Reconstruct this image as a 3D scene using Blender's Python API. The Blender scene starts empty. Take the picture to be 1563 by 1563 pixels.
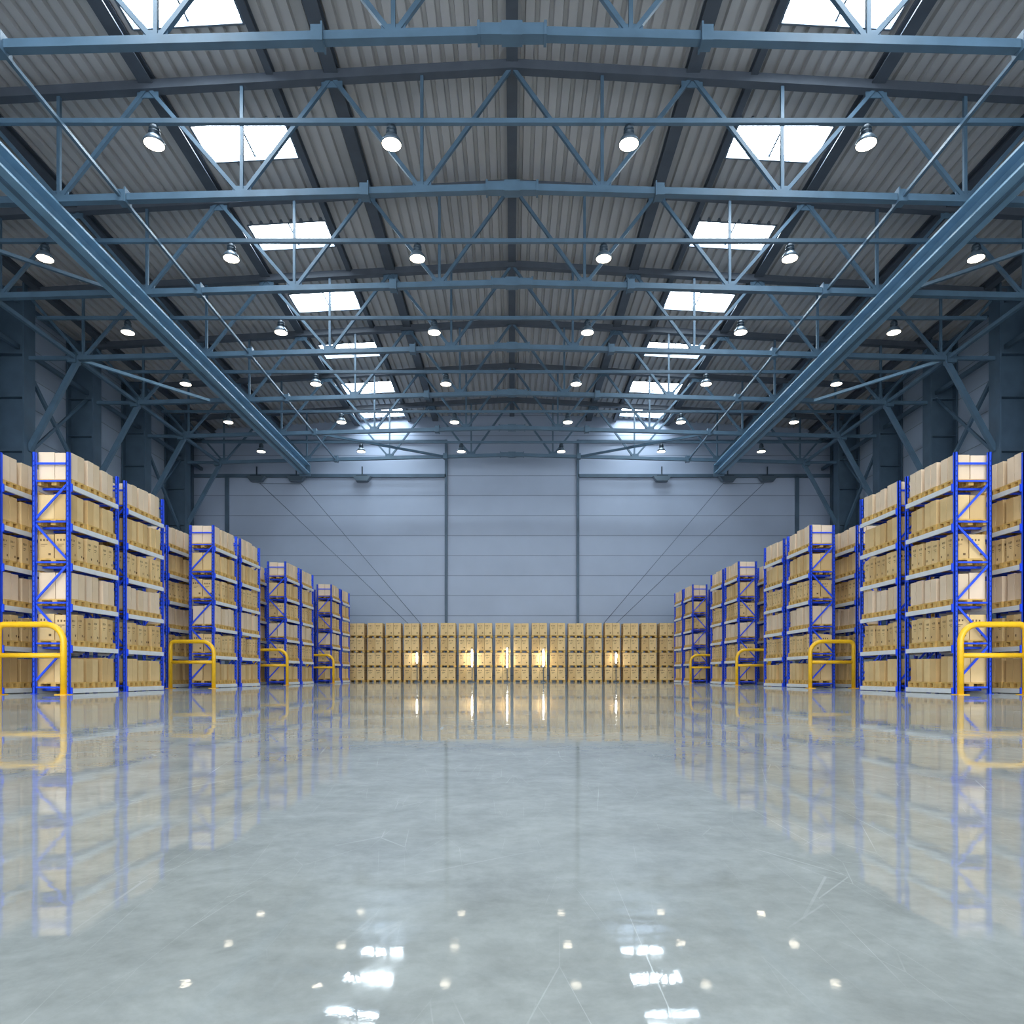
import bpy, math, random
from mathutils import Vector
random.seed(7)
C=0.55            # camera height
F=1055.0          # focal in px of 1563
HY=1031.0
scn=bpy.context.scene

# ------------------------------------------------------------ materials
def mat(name,col,rough=.5,metal=0.,noise=0.,nscale=3.,emit=None,estr=0.,bump=0.):
    m=bpy.data.materials.new(name); m.use_nodes=True
    nt=m.node_tree; b=nt.nodes['Principled BSDF']
    b.inputs['Base Color'].default_value=(*col,1); b.inputs['Roughness'].default_value=rough
    b.inputs['Metallic'].default_value=metal
    if emit:
        b.inputs['Emission Color'].default_value=(*emit,1); b.inputs['Emission Strength'].default_value=estr
    if noise>0 or bump>0:
        tc=nt.nodes.new('ShaderNodeTexCoord'); n=nt.nodes.new('ShaderNodeTexNoise')
        n.inputs['Scale'].default_value=nscale; n.inputs['Detail'].default_value=4
        nt.links.new(tc.outputs['Object'],n.inputs['Vector'])
        if noise>0:
            r=nt.nodes.new('ShaderNodeMapRange')
            r.inputs['From Min'].default_value=.3; r.inputs['From Max'].default_value=.7
            r.inputs['To Min'].default_value=1-noise; r.inputs['To Max'].default_value=1+noise
            nt.links.new(n.outputs['Fac'],r.inputs['Value'])
            h=nt.nodes.new('ShaderNodeVectorMath'); h.operation='SCALE'
            h.inputs[0].default_value=col
            nt.links.new(r.outputs['Result'],h.inputs['Scale'])
            nt.links.new(h.outputs['Vector'],b.inputs['Base Color'])
        if bump>0:
            bp=nt.nodes.new('ShaderNodeBump'); bp.inputs['Strength'].default_value=bump
            nt.links.new(n.outputs['Fac'],bp.inputs['Height']); nt.links.new(bp.outputs['Normal'],b.inputs['Normal'])
    return m

M_steel=mat('blue_steel',(.072,.130,.190),.42,.0,.12,1.5)
M_steel_l=mat('blue_steel_light',(.17,.31,.44),.38,.0,.1,1.5)
M_purlin=mat('purlin_steel',(.072,.087,.112),.5,.0,.12,1.5)
M_roof=mat('roof_sheet',(.47,.46,.465),.42,.0,.10,.35)
M_col=mat('column_steel',(.065,.110,.16),.5,.0,.15,1.)
M_blue=mat('rack_blue',(.012,.075,.80),.38,0,.08,4)
M_white=mat('rack_white_beam',(.72,.73,.74),.45,0,.05,4)
M_pale=mat('carton_pale',(.80,.62,.44),.75,0,.07,1.3)
M_pale2=mat('carton_pale_kraft',(.74,.56,.37),.75,0,.07,1.3)
M_tan=mat('carton_tan',(.76,.53,.25),.75,0,.10,1.3)
M_tan2=mat('carton_tan_dark',(.64,.42,.18),.75,0,.10,1.3)
M_wood=mat('pallet_wood',(.62,.38,.11),.8,0,.2,6)
M_ink=mat('carton_print',(.17,.10,.04),.8)
M_hole=mat('upright_slot',(.01,.02,.15),.8)
M_tape=mat('carton_tape',(.55,.40,.22),.4)
M_yel=mat('guard_yellow',(.90,.50,.012),.35,0,.06,5)
M_dark=mat('lamp_housing',(.03,.05,.07),.4,.3)
M_bell=mat('lamp_bell',(.10,.14,.18),.35,.4)
M_lens=mat('lamp_lens',(.8,.8,.8),.4,emit=(1,.88,.68),estr=5.5)
M_sky=mat('skylight_glazing',(.8,.9,1),.3,emit=(.80,.92,1),estr=23)
M_frame=mat('skylight_frame',(.12,.15,.19),.5)
M_cable=mat('cable',(.16,.20,.25),.5)
M_glint=mat('glint_glow',(1,1,1),.4,emit=(1,.93,.78),estr=45)  # added glow standing in for glints on the far stacks

def panel_mat(name,col,pitch,phase,horiz='Z'):
    m=mat(name,col,.45); nt=m.node_tree; b=nt.nodes['Principled BSDF']; L=nt.links.new
    g=nt.nodes.new('ShaderNodeNewGeometry'); s=nt.nodes.new('ShaderNodeSeparateXYZ'); L(g.outputs['Position'],s.inputs[0])
    def M(op,a,bv=None):
        n=nt.nodes.new('ShaderNodeMath'); n.operation=op
        if hasattr(a,'links'): L(a,n.inputs[0])
        else: n.inputs[0].default_value=a
        if bv is not None:
            if hasattr(bv,'links'): L(bv,n.inputs[1])
            else: n.inputs[1].default_value=bv
        return n.outputs[0]
    v=M('FRACT',M('DIVIDE',M('SUBTRACT',s.outputs['Z'],phase),pitch))
    seam=M('LESS_THAN',v,.035)
    no=nt.nodes.new('ShaderNodeTexNoise'); no.inputs['Scale'].default_value=.35; no.inputs['Detail'].default_value=3
    L(g.outputs['Position'],no.inputs['Vector'])
    k=M('SUBTRACT',M('ADD',.9,M('MULTIPLY',no.outputs['Fac'],.2)),M('MULTIPLY',seam,.40))
    h=nt.nodes.new('ShaderNodeVectorMath'); h.operation='SCALE'; h.inputs[0].default_value=col
    L(k,h.inputs['Scale']); L(h.outputs['Vector'],b.inputs['Base Color'])
    bp=nt.nodes.new('ShaderNodeBump'); bp.inputs['Distance'].default_value=.05; bp.inputs['Strength'].default_value=.6
    L(M('SUBTRACT',1.,seam),bp.inputs['Height']); L(bp.outputs['Normal'],b.inputs['Normal'])
    return m
M_wall=panel_mat('wall_panels',(.345,.41,.53),1.78,.50)
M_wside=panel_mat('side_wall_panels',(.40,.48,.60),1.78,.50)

def floor_mat():
    m=mat('polished_concrete',(.3,.3,.3),.1); nt=m.node_tree; b=nt.nodes['Principled BSDF']; L=nt.links.new
    g=nt.nodes.new('ShaderNodeNewGeometry')
    def noise(sc,det,rough=.5,dist=0.):
        n=nt.nodes.new('ShaderNodeTexNoise'); n.inputs['Scale'].default_value=sc; n.inputs['Detail'].default_value=det
        n.inputs['Roughness'].default_value=rough; n.inputs['Distortion'].default_value=dist
        L(g.outputs['Position'],n.inputs['Vector']); return n.outputs['Fac']
    def mr(v,a,b_,c,d):
        r=nt.nodes.new('ShaderNodeMapRange'); L(v,r.inputs['Value'])
        for k,x in zip(('From Min','From Max','To Min','To Max'),(a,b_,c,d)): r.inputs[k].default_value=x
        return r.outputs['Result']
    def M(op,a,bv):
        n=nt.nodes.new('ShaderNodeMath'); n.operation=op
        for i,x in enumerate((a,bv)):
            if hasattr(x,'links'): L(x,n.inputs[i])
            else: n.inputs[i].default_value=x
        return n.outputs[0]
    n1=noise(.45,6,.6,.6); n2=noise(3.2,8,.7,.4); n3=noise(14,6,.7)
    k=M('ADD',mr(n1,.3,.7,-.11,.11),M('ADD',mr(n2,.3,.7,-.17,.17),mr(n3,.3,.7,-.10,.10)))
    def scratch(rot,sx,sy,sc,w,ns,a,c):
        mp=nt.nodes.new('ShaderNodeMapping'); mp.inputs['Rotation'].default_value=(0,0,rot); mp.inputs['Scale'].default_value=(sx,sy,1)
        L(g.outputs['Position'],mp.inputs['Vector'])
        vo=nt.nodes.new('ShaderNodeTexVoronoi'); vo.feature='DISTANCE_TO_EDGE'; vo.inputs['Scale'].default_value=sc
        L(mp.outputs['Vector'],vo.inputs['Vector'])
        return M('MULTIPLY',M('LESS_THAN',vo.outputs['Distance'],w),mr(noise(ns,2),a,c,0,1))
    scr=M('MAXIMUM',scratch(.7,2.1,.6,1.1,.002,.9,.48,.62),M('MAXIMUM',scratch(-.5,2.6,.5,1.6,.0025,1.3,.48,.62),scratch(1.4,3,.5,2.4,.003,1.7,.48,.62)))
    kk=M('ADD',M('ADD',1.0,k),M('MULTIPLY',scr,.24))
    h=nt.nodes.new('ShaderNodeVectorMath'); h.operation='SCALE'; h.inputs[0].default_value=(.282,.296,.278)
    L(kk,h.inputs['Scale']); L(h.outputs['Vector'],b.inputs['Base Color'])
    r=M('ADD',mr(noise(.8,7,.65,1.),.44,.66,.008,.055),M('ADD',mr(n2,.50,.72,0,.075),M('MULTIPLY',scr,.2)))
    L(r,b.inputs['Roughness'])
    b.inputs['IOR'].default_value=1.9
    bp=nt.nodes.new('ShaderNodeBump'); bp.inputs['Distance'].default_value=.004; bp.inputs['Strength'].default_value=.24
    L(M('ADD',noise(1.6,5,.5,.5),M('MULTIPLY',n2,.12)),bp.inputs['Height']); L(bp.outputs['Normal'],b.inputs['Normal'])
    # worn, matt fraction of the surface
    df=nt.nodes.new('ShaderNodeBsdfDiffuse'); L(h.outputs['Vector'],df.inputs['Color'])
    mx=nt.nodes.new('ShaderNodeMixShader'); L(mr(n1,.3,.7,.18,.36),mx.inputs['Fac'])
    L(b.outputs[0],mx.inputs[1]); L(df.outputs[0],mx.inputs[2])
    out=[n for n in nt.nodes if n.type=='OUTPUT_MATERIAL'][0]; L(mx.outputs[0],out.inputs['Surface'])
    return m
M_floor=floor_mat()

# ------------------------------------------------------------ mesh builder
class MB:
    def __init__(s): s.v=[];s.f=[];s.mi=[];s.mats=[];s.sm=[]
    def m(s,mt):
        if mt not in s.mats: s.mats.append(mt)
        return s.mats.index(mt)
    def add(s,vs,fs,mt,smooth=False):
        o=len(s.v); s.v+= [tuple(v) for v in vs]; k=s.m(mt)
        for f in fs: s.f.append(tuple(i+o for i in f)); s.mi.append(k); s.sm.append(smooth)
    def box(s,x0,x1,y0,y1,z0,z1,mt):
        if x0>x1:x0,x1=x1,x0
        vs=[(x0,y0,z0),(x1,y0,z0),(x1,y1,z0),(x0,y1,z0),(x0,y0,z1),(x1,y0,z1),(x1,y1,z1),(x0,y1,z1)]
        s.add(vs,[(0,3,2,1),(4,5,6,7),(0,1,5,4),(1,2,6,5),(2,3,7,6),(3,0,4,7)],mt)
    def beam(s,a,b,w,h,mt,up=(0,0,1)):
        a=Vector(a);b=Vector(b);t=(b-a).normalized();up=Vector(up)
        if abs(t.dot(up))>.98: up=Vector((0,1,0))
        sd=t.cross(up).normalized(); u=sd.cross(t).normalized()
        vs=[]
        for p in (a,b):
            for i,j in ((-1,-1),(1,-1),(1,1),(-1,1)): vs.append(p+sd*(w/2*i)+u*(h/2*j))
        s.add(vs,[(0,1,2,3),(7,6,5,4),(0,4,5,1),(1,5,6,2),(2,6,7,3),(3,7,4,0)],mt)
    def ibeam(s,a,b,w,h,tf,tw,mt,mt2=None):
        a=Vector(a);b=Vector(b);z=Vector((0,0,1))
        s.beam(a+z*(h/2-tf/2),b+z*(h/2-tf/2),w,tf,mt)
        s.beam(a-z*(h/2-tf/2),b-z*(h/2-tf/2),w,tf,mt)
        s.beam(a,b,tw,h-2*tf,mt2 or mt)
    def tube(s,pts,r,mt,n=12,ref=(0,1,0)):
        pts=[Vector(p) for p in pts]; ref=Vector(ref); vs=[]
        for i,p in enumerate(pts):
            t=(pts[min(i+1,len(pts)-1)]-pts[max(i-1,0)]).normalized()
            n1=(ref-t*ref.dot(t)).normalized(); n2=t.cross(n1)
            for k in range(n):
                a=2*math.pi*k/n; vs.append(p+n1*(r*math.cos(a))+n2*(r*math.sin(a)))
        fs=[]
        for i in range(len(pts)-1):
            for k in range(n):
                k2=(k+1)%n; fs.append((i*n+k,i*n+k2,(i+1)*n+k2,(i+1)*n+k))
        fs.append(tuple(range(n-1,-1,-1))); fs.append(tuple((len(pts)-1)*n+k for k in range(n)))
        s.add(vs,fs,mt,True)
    def lathe(s,prof,mt,n=24,c=(0,0,0),cap=False):
        vs=[]
        for r,z in prof:
            for k in range(n):
                a=2*math.pi*k/n; vs.append((c[0]+r*math.cos(a),c[1]+r*math.sin(a),c[2]+z))
        fs=[]
        for i in range(len(prof)-1):
            for k in range(n):
                k2=(k+1)%n; fs.append((i*n+k,(i+1)*n+k,(i+1)*n+k2,i*n+k2))
        if cap: fs.append(tuple((len(prof)-1)*n+k for k in range(n-1,-1,-1)))
        s.add(vs,fs,mt,not cap)
    def mesh(s,name):
        me=bpy.data.meshes.new(name); me.from_pydata(s.v,[],s.f)
        for mt in s.mats: me.materials.append(mt)
        me.polygons.foreach_set('material_index',s.mi); me.polygons.foreach_set('use_smooth',s.sm)
        me.update(); return me
def obj(name,me,loc=(0,0,0),parent=None,rot=0,scale=None):
    if isinstance(me,MB): me=me.mesh(name+'_mesh')
    o=bpy.data.objects.new(name,me); o.location=loc; o.rotation_euler[2]=rot
    if scale: o.scale=scale
    if parent: o.parent=parent
    scn.collection.objects.link(o); return o

YW=61.5; XW=28.8; YR=-17.0
S=6.3; T1=19.8
TY=[T1+S*i for i in range(-5,7)]
LY=[t+S/2 for t in TY[:-1]]
zb=lambda x:18.38-.026*abs(x)+C
zt=lambda x:22.98-.057*abs(x)+C
zr=lambda x:23.42-.057*abs(x)+C      # sheet underside reference

# ------------------------------------------------------------ shell
b=MB(); b.box(-XW-.4,XW+.4,YR,YW+.4,-.3,0,M_floor); obj('floor',b)
b=MB(); b.box(-XW,XW,YW,YW+.3,0,zr(XW)+.3,M_wall)
b.add([(-XW,YW,zr(XW)+.3),(XW,YW,zr(XW)+.3),(0,YW,zr(0)+.3)],[(0,1,2)],M_wall)
obj('wall_back',b)
for sgn,nm in((-1,'wall_left'),(1,'wall_right')):
    b=MB(); b.box(sgn*XW,sgn*(XW+.3),YR,YW+.3,0,zr(XW)+.4,M_wside); obj(nm,b)

# corrugated roof
SX0,SX1=9.4,13.3
sk=[(t+2.38,t+4.45) for t in TY[:-1]]+[(TY[-1]+1.6,TY[-1]+3.3)]
RP=.5; RPROF=[(0,0),(.30,0),(.34,.16),(.46,.16),(.50,0)]
def rz(x):
    t=x-math.floor(x/RP)*RP
    for (a,za),(c,zc) in zip(RPROF[:-1],RPROF[1:]):
        if t<=c+1e-9: return za+(zc-za)*(t-a)/(c-a)
    return 0
def corr(b,x0,x1,y0,y1):
    xs=[x0,x1]; n=int(math.floor(x0/RP))-1
    while n*RP<x1+RP:
        xs+=[n*RP+px for px,_ in RPROF[:-1] if x0+1e-4<n*RP+px<x1-1e-4]
        n+=1
    xs.sort(); vs=[];fs=[]
    for x in xs:
        zz=zr(x)+rz(x); vs+= [(x,y0,zz),(x,y1,zz)]
    for i in range(len(xs)-1): fs.append((2*i,2*i+1,2*i+3,2*i+2))
    b.add(vs,fs,M_roof)
b=MB()
for sx in(-1,1):
    for x0,x1 in((0,SX0),(SX1,XW+.3)):
        a,c=(x0,x1) if sx>0 else (-x1,-x0)
        corr(b,a,c,YR,YW+.3)
    a,c=(SX0,SX1) if sx>0 else (-SX1,-SX0)
    ys=[YR]+[q for s_ in sk for q in s_]+[YW+.3]
    for i in range(0,len(ys),2): corr(b,a,c,ys[i],ys[i+1])
obj('ceiling',b)
k=1
for (y0,y1) in sk:
    for sx in(-1,1):
        b=MB(); xa,xb=sx*SX0,sx*SX1
        z0=zr(SX0)+.24; z1=zr(SX1)+.24
        b.add([(xa,y0,z0),(xb,y0,z1),(xb,y1,z1),(xa,y1,z0)],[(0,1,2,3)],M_sky)
        b.beam((xa,y0,z0-.12),(xb,y0,z1-.12),.08,.30,M_frame)
        b.beam((xa,y1,z0-.12),(xb,y1,z1-.12),.08,.30,M_frame)
        b.beam((xa,y0,z0-.12),(xa,y1,z0-.12),.08,.30,M_frame)
        b.beam((xb,y0,z1-.12),(xb,y1,z1-.12),.08,.30,M_frame)
        xm=(xa+xb)/2; b.beam((xm,y0,(z0+z1)/2-.05),(xm,y1,(z0+z1)/2-.05),.07,.08,M_frame)
        obj('window_%d'%k,b); k+=1

# purlins
b=MB()
for X,w,h in((0,.42,.36),(6.8,.5,.4),(13.75,.5,.4),(20.5,.5,.4),(9.1,.26,.34),(26.5,.4,.4)):
    for sx in((1,) if X==0 else(-1,1)):
        x=sx*X; b.ibeam((x,YR,zr(x)-h/2-.02),(x,YW,zr(x)-h/2-.02),w,h,.06,.1,M_purlin)
obj('roof_purlins',b)

# truss
b=MB()
def P(x,z): return (x,0,z)
for sx in(-1,1):
    q=[0,5.6,14.7,24.6]
    for i in range(3):
        b.beam(P(sx*q[i],zb(q[i])),P(sx*q[i+1],zb(q[i+1])),.26,.25,M_steel)
    for X in(5.6,14.7):
        b.box(sx*(X-.16),sx*(X+.12),-.2,.2,zb(X)-.2,zb(X)+.24,M_steel)
        b.box(sx*(X-.22),sx*(X-.17),-.24,.24,zb(X)-.24,zb(X)+.3,M_steel)
    b.beam(P(0,zt(0)),P(sx*27.6,zt(27.6)),.34,.34,M_purlin)
    top=[0,6.8,13.75,20.5,27.2]; bot=[3.4,10.2,17.1,24.0]
    for i in range(4):
        b.beam(P(sx*top[i],zt(top[i])),P(sx*bot[i],zb(bot[i])),.14,.14,M_steel)
        b.beam(P(sx*bot[i],zb(bot[i])),P(sx*top[i+1],zt(top[i+1])),.14,.14,M_steel)
        b.beam(P(sx*bot[i],zb(bot[i])),P(sx*bot[i],zt(bot[i])),.12,.12,M_steel)
        X=bot[i]; xa,xc=sorted((sx*(X-.35),sx*(X+.35))); b.box(xa,xc,-.02,.02,zb(X)+.1,zb(X)+.36,M_steel)
        X=top[i]
        if i: xa,xc=sorted((sx*(X-.4),sx*(X+.4))); b.box(xa,xc,-.02,.02,zt(X)-.4,zt(X)-.1,M_steel)
    b.beam(P(sx*24.4,zb(24.4)),P(sx*27.1,zb(24.4)),.2,.2,M_steel)
    b.beam(P(sx*24.3,zb(24.4)-.1),P(sx*27.05,12.6+C),.22,.28,M_steel)
    b.box(sx*24.3,sx*24.75,-.25,.25,zb(24.4)-.3,zb(24.4)+.25,M_steel)
b.box(-.95,.95,-.17,.17,zb(0)-.16,zb(0)+.17,M_steel)
b.box(-.3,.3,-.2,.2,zb(0)-.2,zb(0)+.21,M_steel)
for x in(-.95,.95): b.box(x-.04,x+.04,-.21,.21,zb(0)-.2,zb(0)+.21,M_steel)
tm=b.mesh('roof_truss_mesh')
for y in TY: obj('roof_truss',tm,(0,y,0))

# columns
b=MB(); H=zr(XW)
b.box(27.0,27.1,-.45,.45,0,H,M_col); b.box(28.65,28.75,-.45,.45,0,H,M_col); b.box(27.1,28.65,-.06,.06,0,H,M_col)
for z in(2,6,10,13,16,18.4): b.box(27.1,28.65,-.4,.4,z,z+.05,M_col)
b.box(26.9,28.75,-.55,.55,0,.06,M_col)
cm=b.mesh('steel_column_mesh')
for y in TY:
    obj('steel_column',cm,(0,y,0)); obj('steel_column',cm,(0,y,0),rot=math.pi)

# crane runway + ties
for sx in(-1,1):
    b=MB(); b.ibeam((sx*17.45,YR,17.38+C),(sx*17.45,58.2,17.38+C),.85,.8,.09,.14,M_steel_l,M_steel_l)
    b.beam((sx*17.45,YR,16.94+C),(sx*17.45,58.2,16.94+C),.14,.08,M_steel)
    b.box(sx*17.0,sx*17.9,58.2,58.35,16.8+C,17.85+C,M_steel)
    for y in TY: b.box(sx*17.1,sx*17.8,y-.2,y+.2,17.75+C,17.85+C,M_steel)
    obj('crane_runway_beam',b)
    b=MB()
    b.beam((sx*14.7,YR,zb(14.7)),(sx*14.7,58,zb(14.7)),.11,.11,M_steel)
    b.beam((sx*24.4,YR,zb(24.4)),(sx*24.4,58,zb(24.4)),.18,.2,M_steel)
    b.beam((sx*14.7,TY[-2],zb(14.7)),(sx*5.6,TY[-1],zb(5.6)),.16,.16,M_steel)
    b.beam((sx*24.4,TY[-4],zb(24.4)),(sx*19.6,TY[-3],zb(19.6)),.16,.16,M_steel_l)
    b.beam((sx*24.4,TY[-6],zb(24.4)),(sx*18.2,TY[-5],zb(18.2)),.14,.14,M_steel)
    obj('horizontal_bracing',b)
    b=MB(); X=sx*27.6
    for i in(4,8,10):
        b.beam((X,TY[i],18.6),(X,TY[i+1],12.5),.16,.22,M_steel); b.beam((X,TY[i],12.5),(X,TY[i+1],18.6),.12,.16,M_steel)
    for z in(12.3,18.9,21.5): b.beam((X,YR,z),(X,YW,z),.2,.25,M_col)
    obj('wall_bracing',b)

# lamp bars and lamps
b=MB()
for y in LY:
    b.beam((-24.4,y,18.38+C),(24.4,y,18.38+C),.14,.16,M_steel)
obj('lamp_support_bars',b)
b=MB()
b.lathe([(.03,.02),(.03,-.02),(.09,-.03),(.14,-.06),(.14,-.12),(.17,-.13),(.17,-.18),(.14,-.19),(.14,-.23),(.18,-.24),(.18,-.29),(.15,-.30),(.16,-.37)],M_dark)
b.lathe([(.16,-.37),(.22,-.41),(.29,-.50),(.335,-.59),(.345,-.65),(.315,-.65)],M_bell)
b.lathe([(.315,-.65),(.30,-.63),(.29,-.625)],M_lens)
b.lathe([(.295,-.625),(.29,-.628),(.28,-.63)],M_lens,cap=True)
lm=b.mesh('high_bay_lamp_mesh')
for y in LY:
    for x in(-19.7,-11.82,-3.94,3.94,11.82,19.7): obj('high_bay_lamp',lm,(x-.06,y,18.279+C))

# ------------------------------------------------------------ back wall fittings
b=MB(); Y=YW-.12
for x in(-5.85,5.85): b.box(x-.11,x+.11,Y-.15,Y+.12,0,20.9+C,M_col)
for x in(-25.3,25.3): b.box(x-.15,x+.15,Y-.15,Y+.12,0,17.7+C,M_col)
for sx in(-1,1):
    b.box(sx*5.85,sx*XW,Y-.15,Y+.12,17.58+C,17.86+C,M_col)
    b.box(sx*5.85,sx*XW,Y-.1,Y+.12,20.7+C,20.9+C,M_col)
    b.box(sx*28.3,sx*28.8,Y-.3,Y+.12,0,21.5+C,M_col)
obj('trim_1',b)
for sx in(-1,1):
    for X in(22.5,19.0,13.2):
        b=MB(); x=sx*X; y=YW-.6; z=17.5+C
        b.box(x-.5,x+.5,y-.25,y+.2,z-.3,z+.1,M_dark)
        b.add([(x-.8,y-.3,z+.02),(x+.8,y-.3,z+.02),(x+.5,y-.35,z-.42),(x-.5,y-.35,z-.42),(x-.8,y+.2,z+.02),(x+.8,y+.2,z+.02),(x+.5,y+.2,z-.42),(x-.5,y+.2,z-.42)],
              [(0,1,2,3),(4,7,6,5),(0,4,5,1),(3,2,6,7),(0,3,7,4),(1,5,6,2)],M_bell)
        b.beam((x,y+.1,z),(x,YW,z+.1),.12,.12,M_dark); b.beam((x,y,z),(x,y,z+.9),.1,.1,M_dark)
        obj('wall_floodlight',b)
    b=MB()
    b.tube([(sx*22.3,YW-.35,17+C),(sx*9.2,YW-.35,4.6+C)],.022,M_cable,6)
    b.tube([(sx*18.7,YW-.35,17+C),(sx*8.1,YW-.35,4.6+C)],.022,M_cable,6)
    b.tube([(sx*22.3,YW-.35,17+C),(sx*18.7,YW-.35,17+C)],.022,M_cable,6)
    obj('wall_cables',b)

# ------------------------------------------------------------ cargo helpers
def pallet(b,x0,x1,y0,y1,z,h=.19):
    for tx in(0,.43,.86):
        xa=x0+(x1-x0)*tx; xb=xa+(x1-x0)*.14
        b.box(xa,xb,y0,y1,z,z+.025,M_wood)
        for ty in(0,.41,.82):
            ya=y0+(y1-y0)*ty; b.box(xa,xb,ya,ya+(y1-y0)*.18,z+.025,z+h-.045,M_wood)
    b.box(x0,x1,y0,y1,z+h-.045,z+h,M_wood)
    return z+h
def marks(b,x0,x1,y0,y1,z0,z1):
    w=y1-y0; hh=z1-z0; e=.004
    def rect(face,u0,u1,v0,v1):
        za,zb_=z0+hh*v0,z0+hh*v1
        if face=='y':
            a=x0+(x1-x0)*u0; c=x0+(x1-x0)*u1; b.add([(a,y0-e,za),(c,y0-e,za),(c,y0-e,zb_),(a,y0-e,zb_)],[(0,1,2,3)],M_ink)
        else:
            X=x1+e if face=='+' else x0-e
            a=y0+w*u0; c=y0+w*u1; b.add([(X,a,za),(X,c,za),(X,c,zb_),(X,a,zb_)],[(0,1,2,3)],M_ink)
    for f in('y','+','-'):
        for (u0,u1,v0,v1) in((.14,.24,.72,.81),(.34,.44,.72,.81),(.54,.64,.73,.80),(.2,.6,.58,.605),(.2,.45,.51,.53),(.66,.82,.14,.23)):
            rect(f,u0,u1,v0,v1)
def cartons(b,x0,x1,y0,y1,z,h,nx,ny,kind):
    dx=(x1-x0)/nx; dy=(y1-y0)/ny
    for i in range(nx):
        for j in range(ny):
            g=random.uniform(.006,.018); hh=h+random.uniform(-.02,.02)
            m=random.choice((M_pale,M_pale,M_pale2)) if kind==0 else random.choice((M_tan,M_tan,M_tan2))
            X0=x0+i*dx+g;X1=x0+(i+1)*dx-g;Y0=y0+j*dy+g;Y1=y0+(j+1)*dy-g
            b.box(X0,X1,Y0,Y1,z,z+hh,m)
            if kind==2: marks(b,X0,X1,Y0,Y1,z,z+hh)
            if kind==0:
                e=.003; c=(Y0+Y1)/2
                b.add([(X0,c-.025,z+hh+e),(X1,c-.025,z+hh+e),(X1,c+.025,z+hh+e),(X0,c+.025,z+hh+e)],[(0,1,2,3)],M_tape)

BL=2.6; RD=1.1
LV=[.16,1.42,2.64,3.84,5.02,6.20]
KIND=[1,2,0,2,1,0]
def rack_meshes():
    f=MB(); top=7.15
    for x in(0,RD):
        for y in(0,BL):
            xa=x-.0 if x==0 else x-.1
            ya=y if y==0 else y-.09
            f.box(xa,xa+.1,ya,ya+.02,.0,top,M_blue); f.box(xa,xa+.02,ya,ya+.09,.0,top,M_blue); f.box(xa+.08,xa+.1,ya,ya+.09,.0,top,M_blue)
            f.box(xa-.03,xa+.13,ya-.03,ya+.12,0,.012,M_blue)
            for k_ in range(46):
                z=.2+k_*.148
                yy=ya-.002
                f.add([(xa+.035,yy,z),(xa+.065,yy,z),(xa+.065,yy,z+.05),(xa+.035,yy,z+.05)],[(0,1,2,3)],M_hole)
    for y in(.045,BL-.045):
        z=.35; d=0
        f.beam((.05,y,.2),(RD-.05,y,.2),.04,.05,M_blue)
        while z+1.2<top:
            a,c=(.05,RD-.05) if d==0 else(RD-.05,.05)
            f.beam((a,y,z),(c,y,z+1.1),.035,.06,M_blue); d=1-d
            f.beam((.05,y,z+1.15),(RD-.05,y,z+1.15),.035,.05,M_blue); z+=1.2
        f.beam((.05,y,6.82),(RD-.05,y,6.82),.04,.06,M_blue)
    bm=MB()
    for z in LV:
        for x in(-.035,RD-.025):
            bm.box(x,x+.06,.09,BL-.09,z-.14,z,M_white)
            for y in(.07,BL-.11): bm.box(x-.005,x+.065,y,y+.04,z-.2,z+.03,M_blue)
        for y in(.45,.95,1.65,2.15): bm.box(0,RD,y-.03,y+.03,z-.07,z-.005,M_blue)
    return f.mesh('rack_frame_mesh'),bm.mesh('rack_beams_mesh')
def cargo_mesh(i):
    g=MB()
    for z,k_ in zip(LV,KIND):
        for p in range(3):
            y0=.14+p*.785; y1=y0+.73; jx=random.uniform(-.03,.03)
            zz=pallet(g,.02+jx,RD-.02+jx,y0,y1,z)
            hh=random.choice((.72,.76)) if k_ else random.choice((.76,.79,.73))
            cartons(g,.05+jx,RD-.05+jx,y0+.03,y1-.07,zz,hh,2,2,k_)
    return g.mesh('rack_cargo_mesh_%d'%i)
fm,bmh=rack_meshes(); cms=[cargo_mesh(i) for i in range(3)]
BS=[20.4,30.3,39.95,50.1]; n=0
for d0 in BS:
    for off in(0,2.98):
        for xi in(13.07,15.1):
            for sx in(-1,1):
                e=bpy.data.objects.new('pallet_rack',None); scn.collection.objects.link(e)
                x0= xi if sx>0 else -xi-RD
                e.location=(x0,d0+off,0)
                obj('uprights',fm,parent=e); obj('beams',bmh,parent=e)
                obj('pallet_cargo',cms[n%3],parent=e); n+=1

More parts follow.
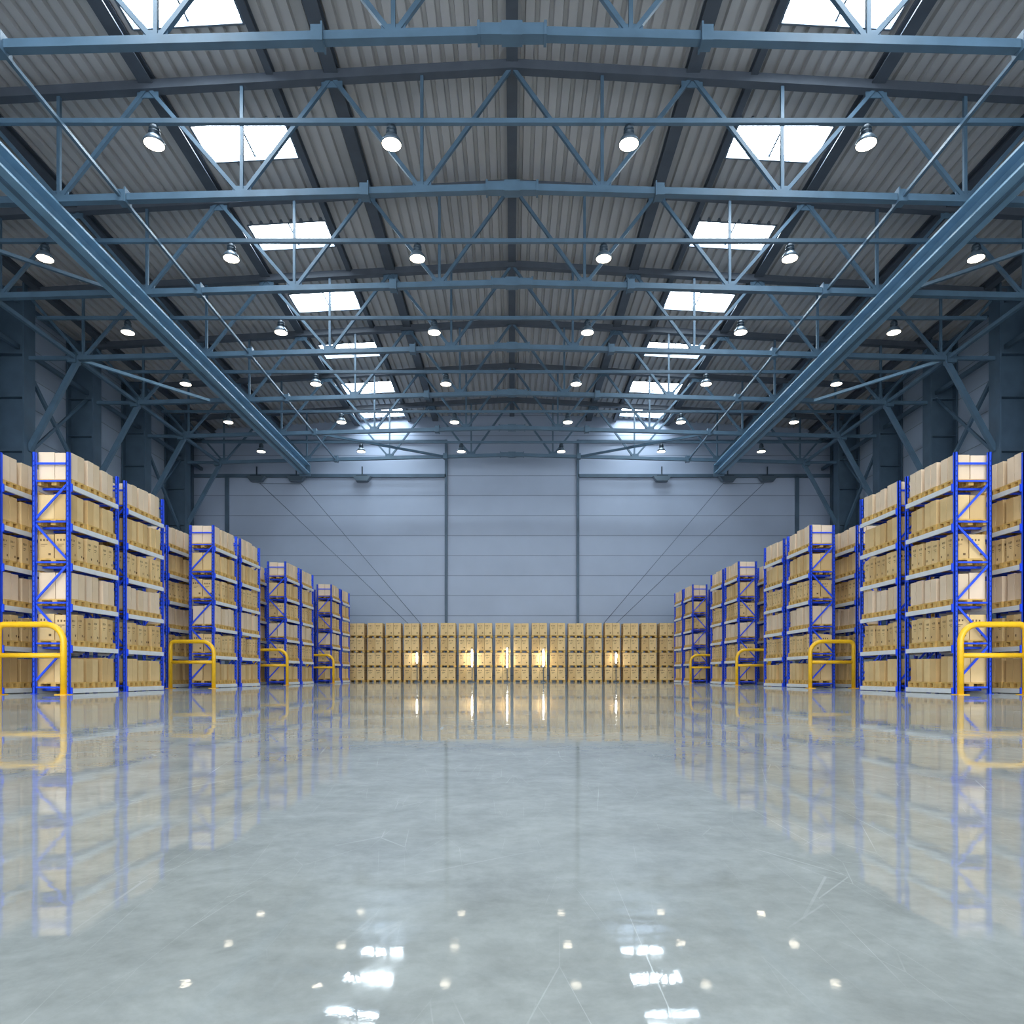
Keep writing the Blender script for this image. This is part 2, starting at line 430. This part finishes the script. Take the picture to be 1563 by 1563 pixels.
# guards
g=MB(); r=.085
def arc(cx,cz,R,a0,a1,n=8): return [(cx+R*math.cos(math.radians(a0+(a1-a0)*i/n)),0,cz+R*math.sin(math.radians(a0+(a1-a0)*i/n))) for i in range(n+1)]
W=1.85; Hh=2.0
g.tube([(0,0,0)]+arc(.5,Hh-.5,.5,180,90)+arc(W-.18,Hh-.18,.18,90,0)+[(W,0,0)],r,M_yel,14)
g.tube([(.02,0,1.12),(W-.02,0,1.12)],r*.85,M_yel,12)
for x in(0,W): g.box(x-.16,x+.16,-.16,.16,0,.02,M_yel)
gm=g.mesh('rack_guard_rail_mesh')
for d0 in BS:
    for sx in(-1,1):
        obj('rack_guard_rail',gm,(sx*12.75,d0-.75,0),scale=None,rot=0 if sx>0 else math.pi)

# back pallet stacks
def stack_mesh(i):
    g=MB(); z=0
    for t in range(4):
        z=pallet(g,0,1.30,0,1.2,z,.2)
        cartons(g,.02,1.28,.02,1.18,z,1.0,2,2,2); z+=1.03
    return g.mesh('pallet_stack_mesh_%d'%i)
sm=[stack_mesh(i) for i in range(3)]
for i in range(18):
    x=-13.53+i*1.515
    obj('pallet_stack',sm[i%3],(x,57.3+random.uniform(-.05,.05),0))
for x,ln in((-7.85,.7),(-3.3,1.3),(-.4,1.5),(2.6,1.3),(8.6,.7)):  # stack glints imitated by added glowing tubes; backing and stands are made up
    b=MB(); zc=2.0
    b.box(x-.07,x+.07,57.12,57.18,zc-ln/2-.1,zc+ln/2+.1,M_white); b.tube([(x,57.07,zc-ln/2),(x,57.07,zc+ln/2)],.055,M_glint,10)
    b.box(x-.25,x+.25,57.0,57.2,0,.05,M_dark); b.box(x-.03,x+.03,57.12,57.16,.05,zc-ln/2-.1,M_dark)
    obj('stack_glint',b)

# ------------------------------------------------------------ world, camera
w=bpy.data.worlds.new('sky'); scn.world=w; w.use_nodes=True
bg=w.node_tree.nodes['Background']; bg.inputs[0].default_value=(.86,.93,1,1); bg.inputs[1].default_value=4.8
cam=bpy.data.cameras.new('camera'); co=bpy.data.objects.new('camera',cam); scn.collection.objects.link(co)
co.location=(0,0,C); co.rotation_euler=(math.pi/2,0,0)
cam.sensor_width=36; cam.lens=36*F/1563; cam.shift_y=(HY-781.5)/1563; cam.clip_end=300
scn.camera=co
scn.view_settings.view_transform='Standard'
scn.view_settings.look='None'
scn.view_settings.exposure=.25
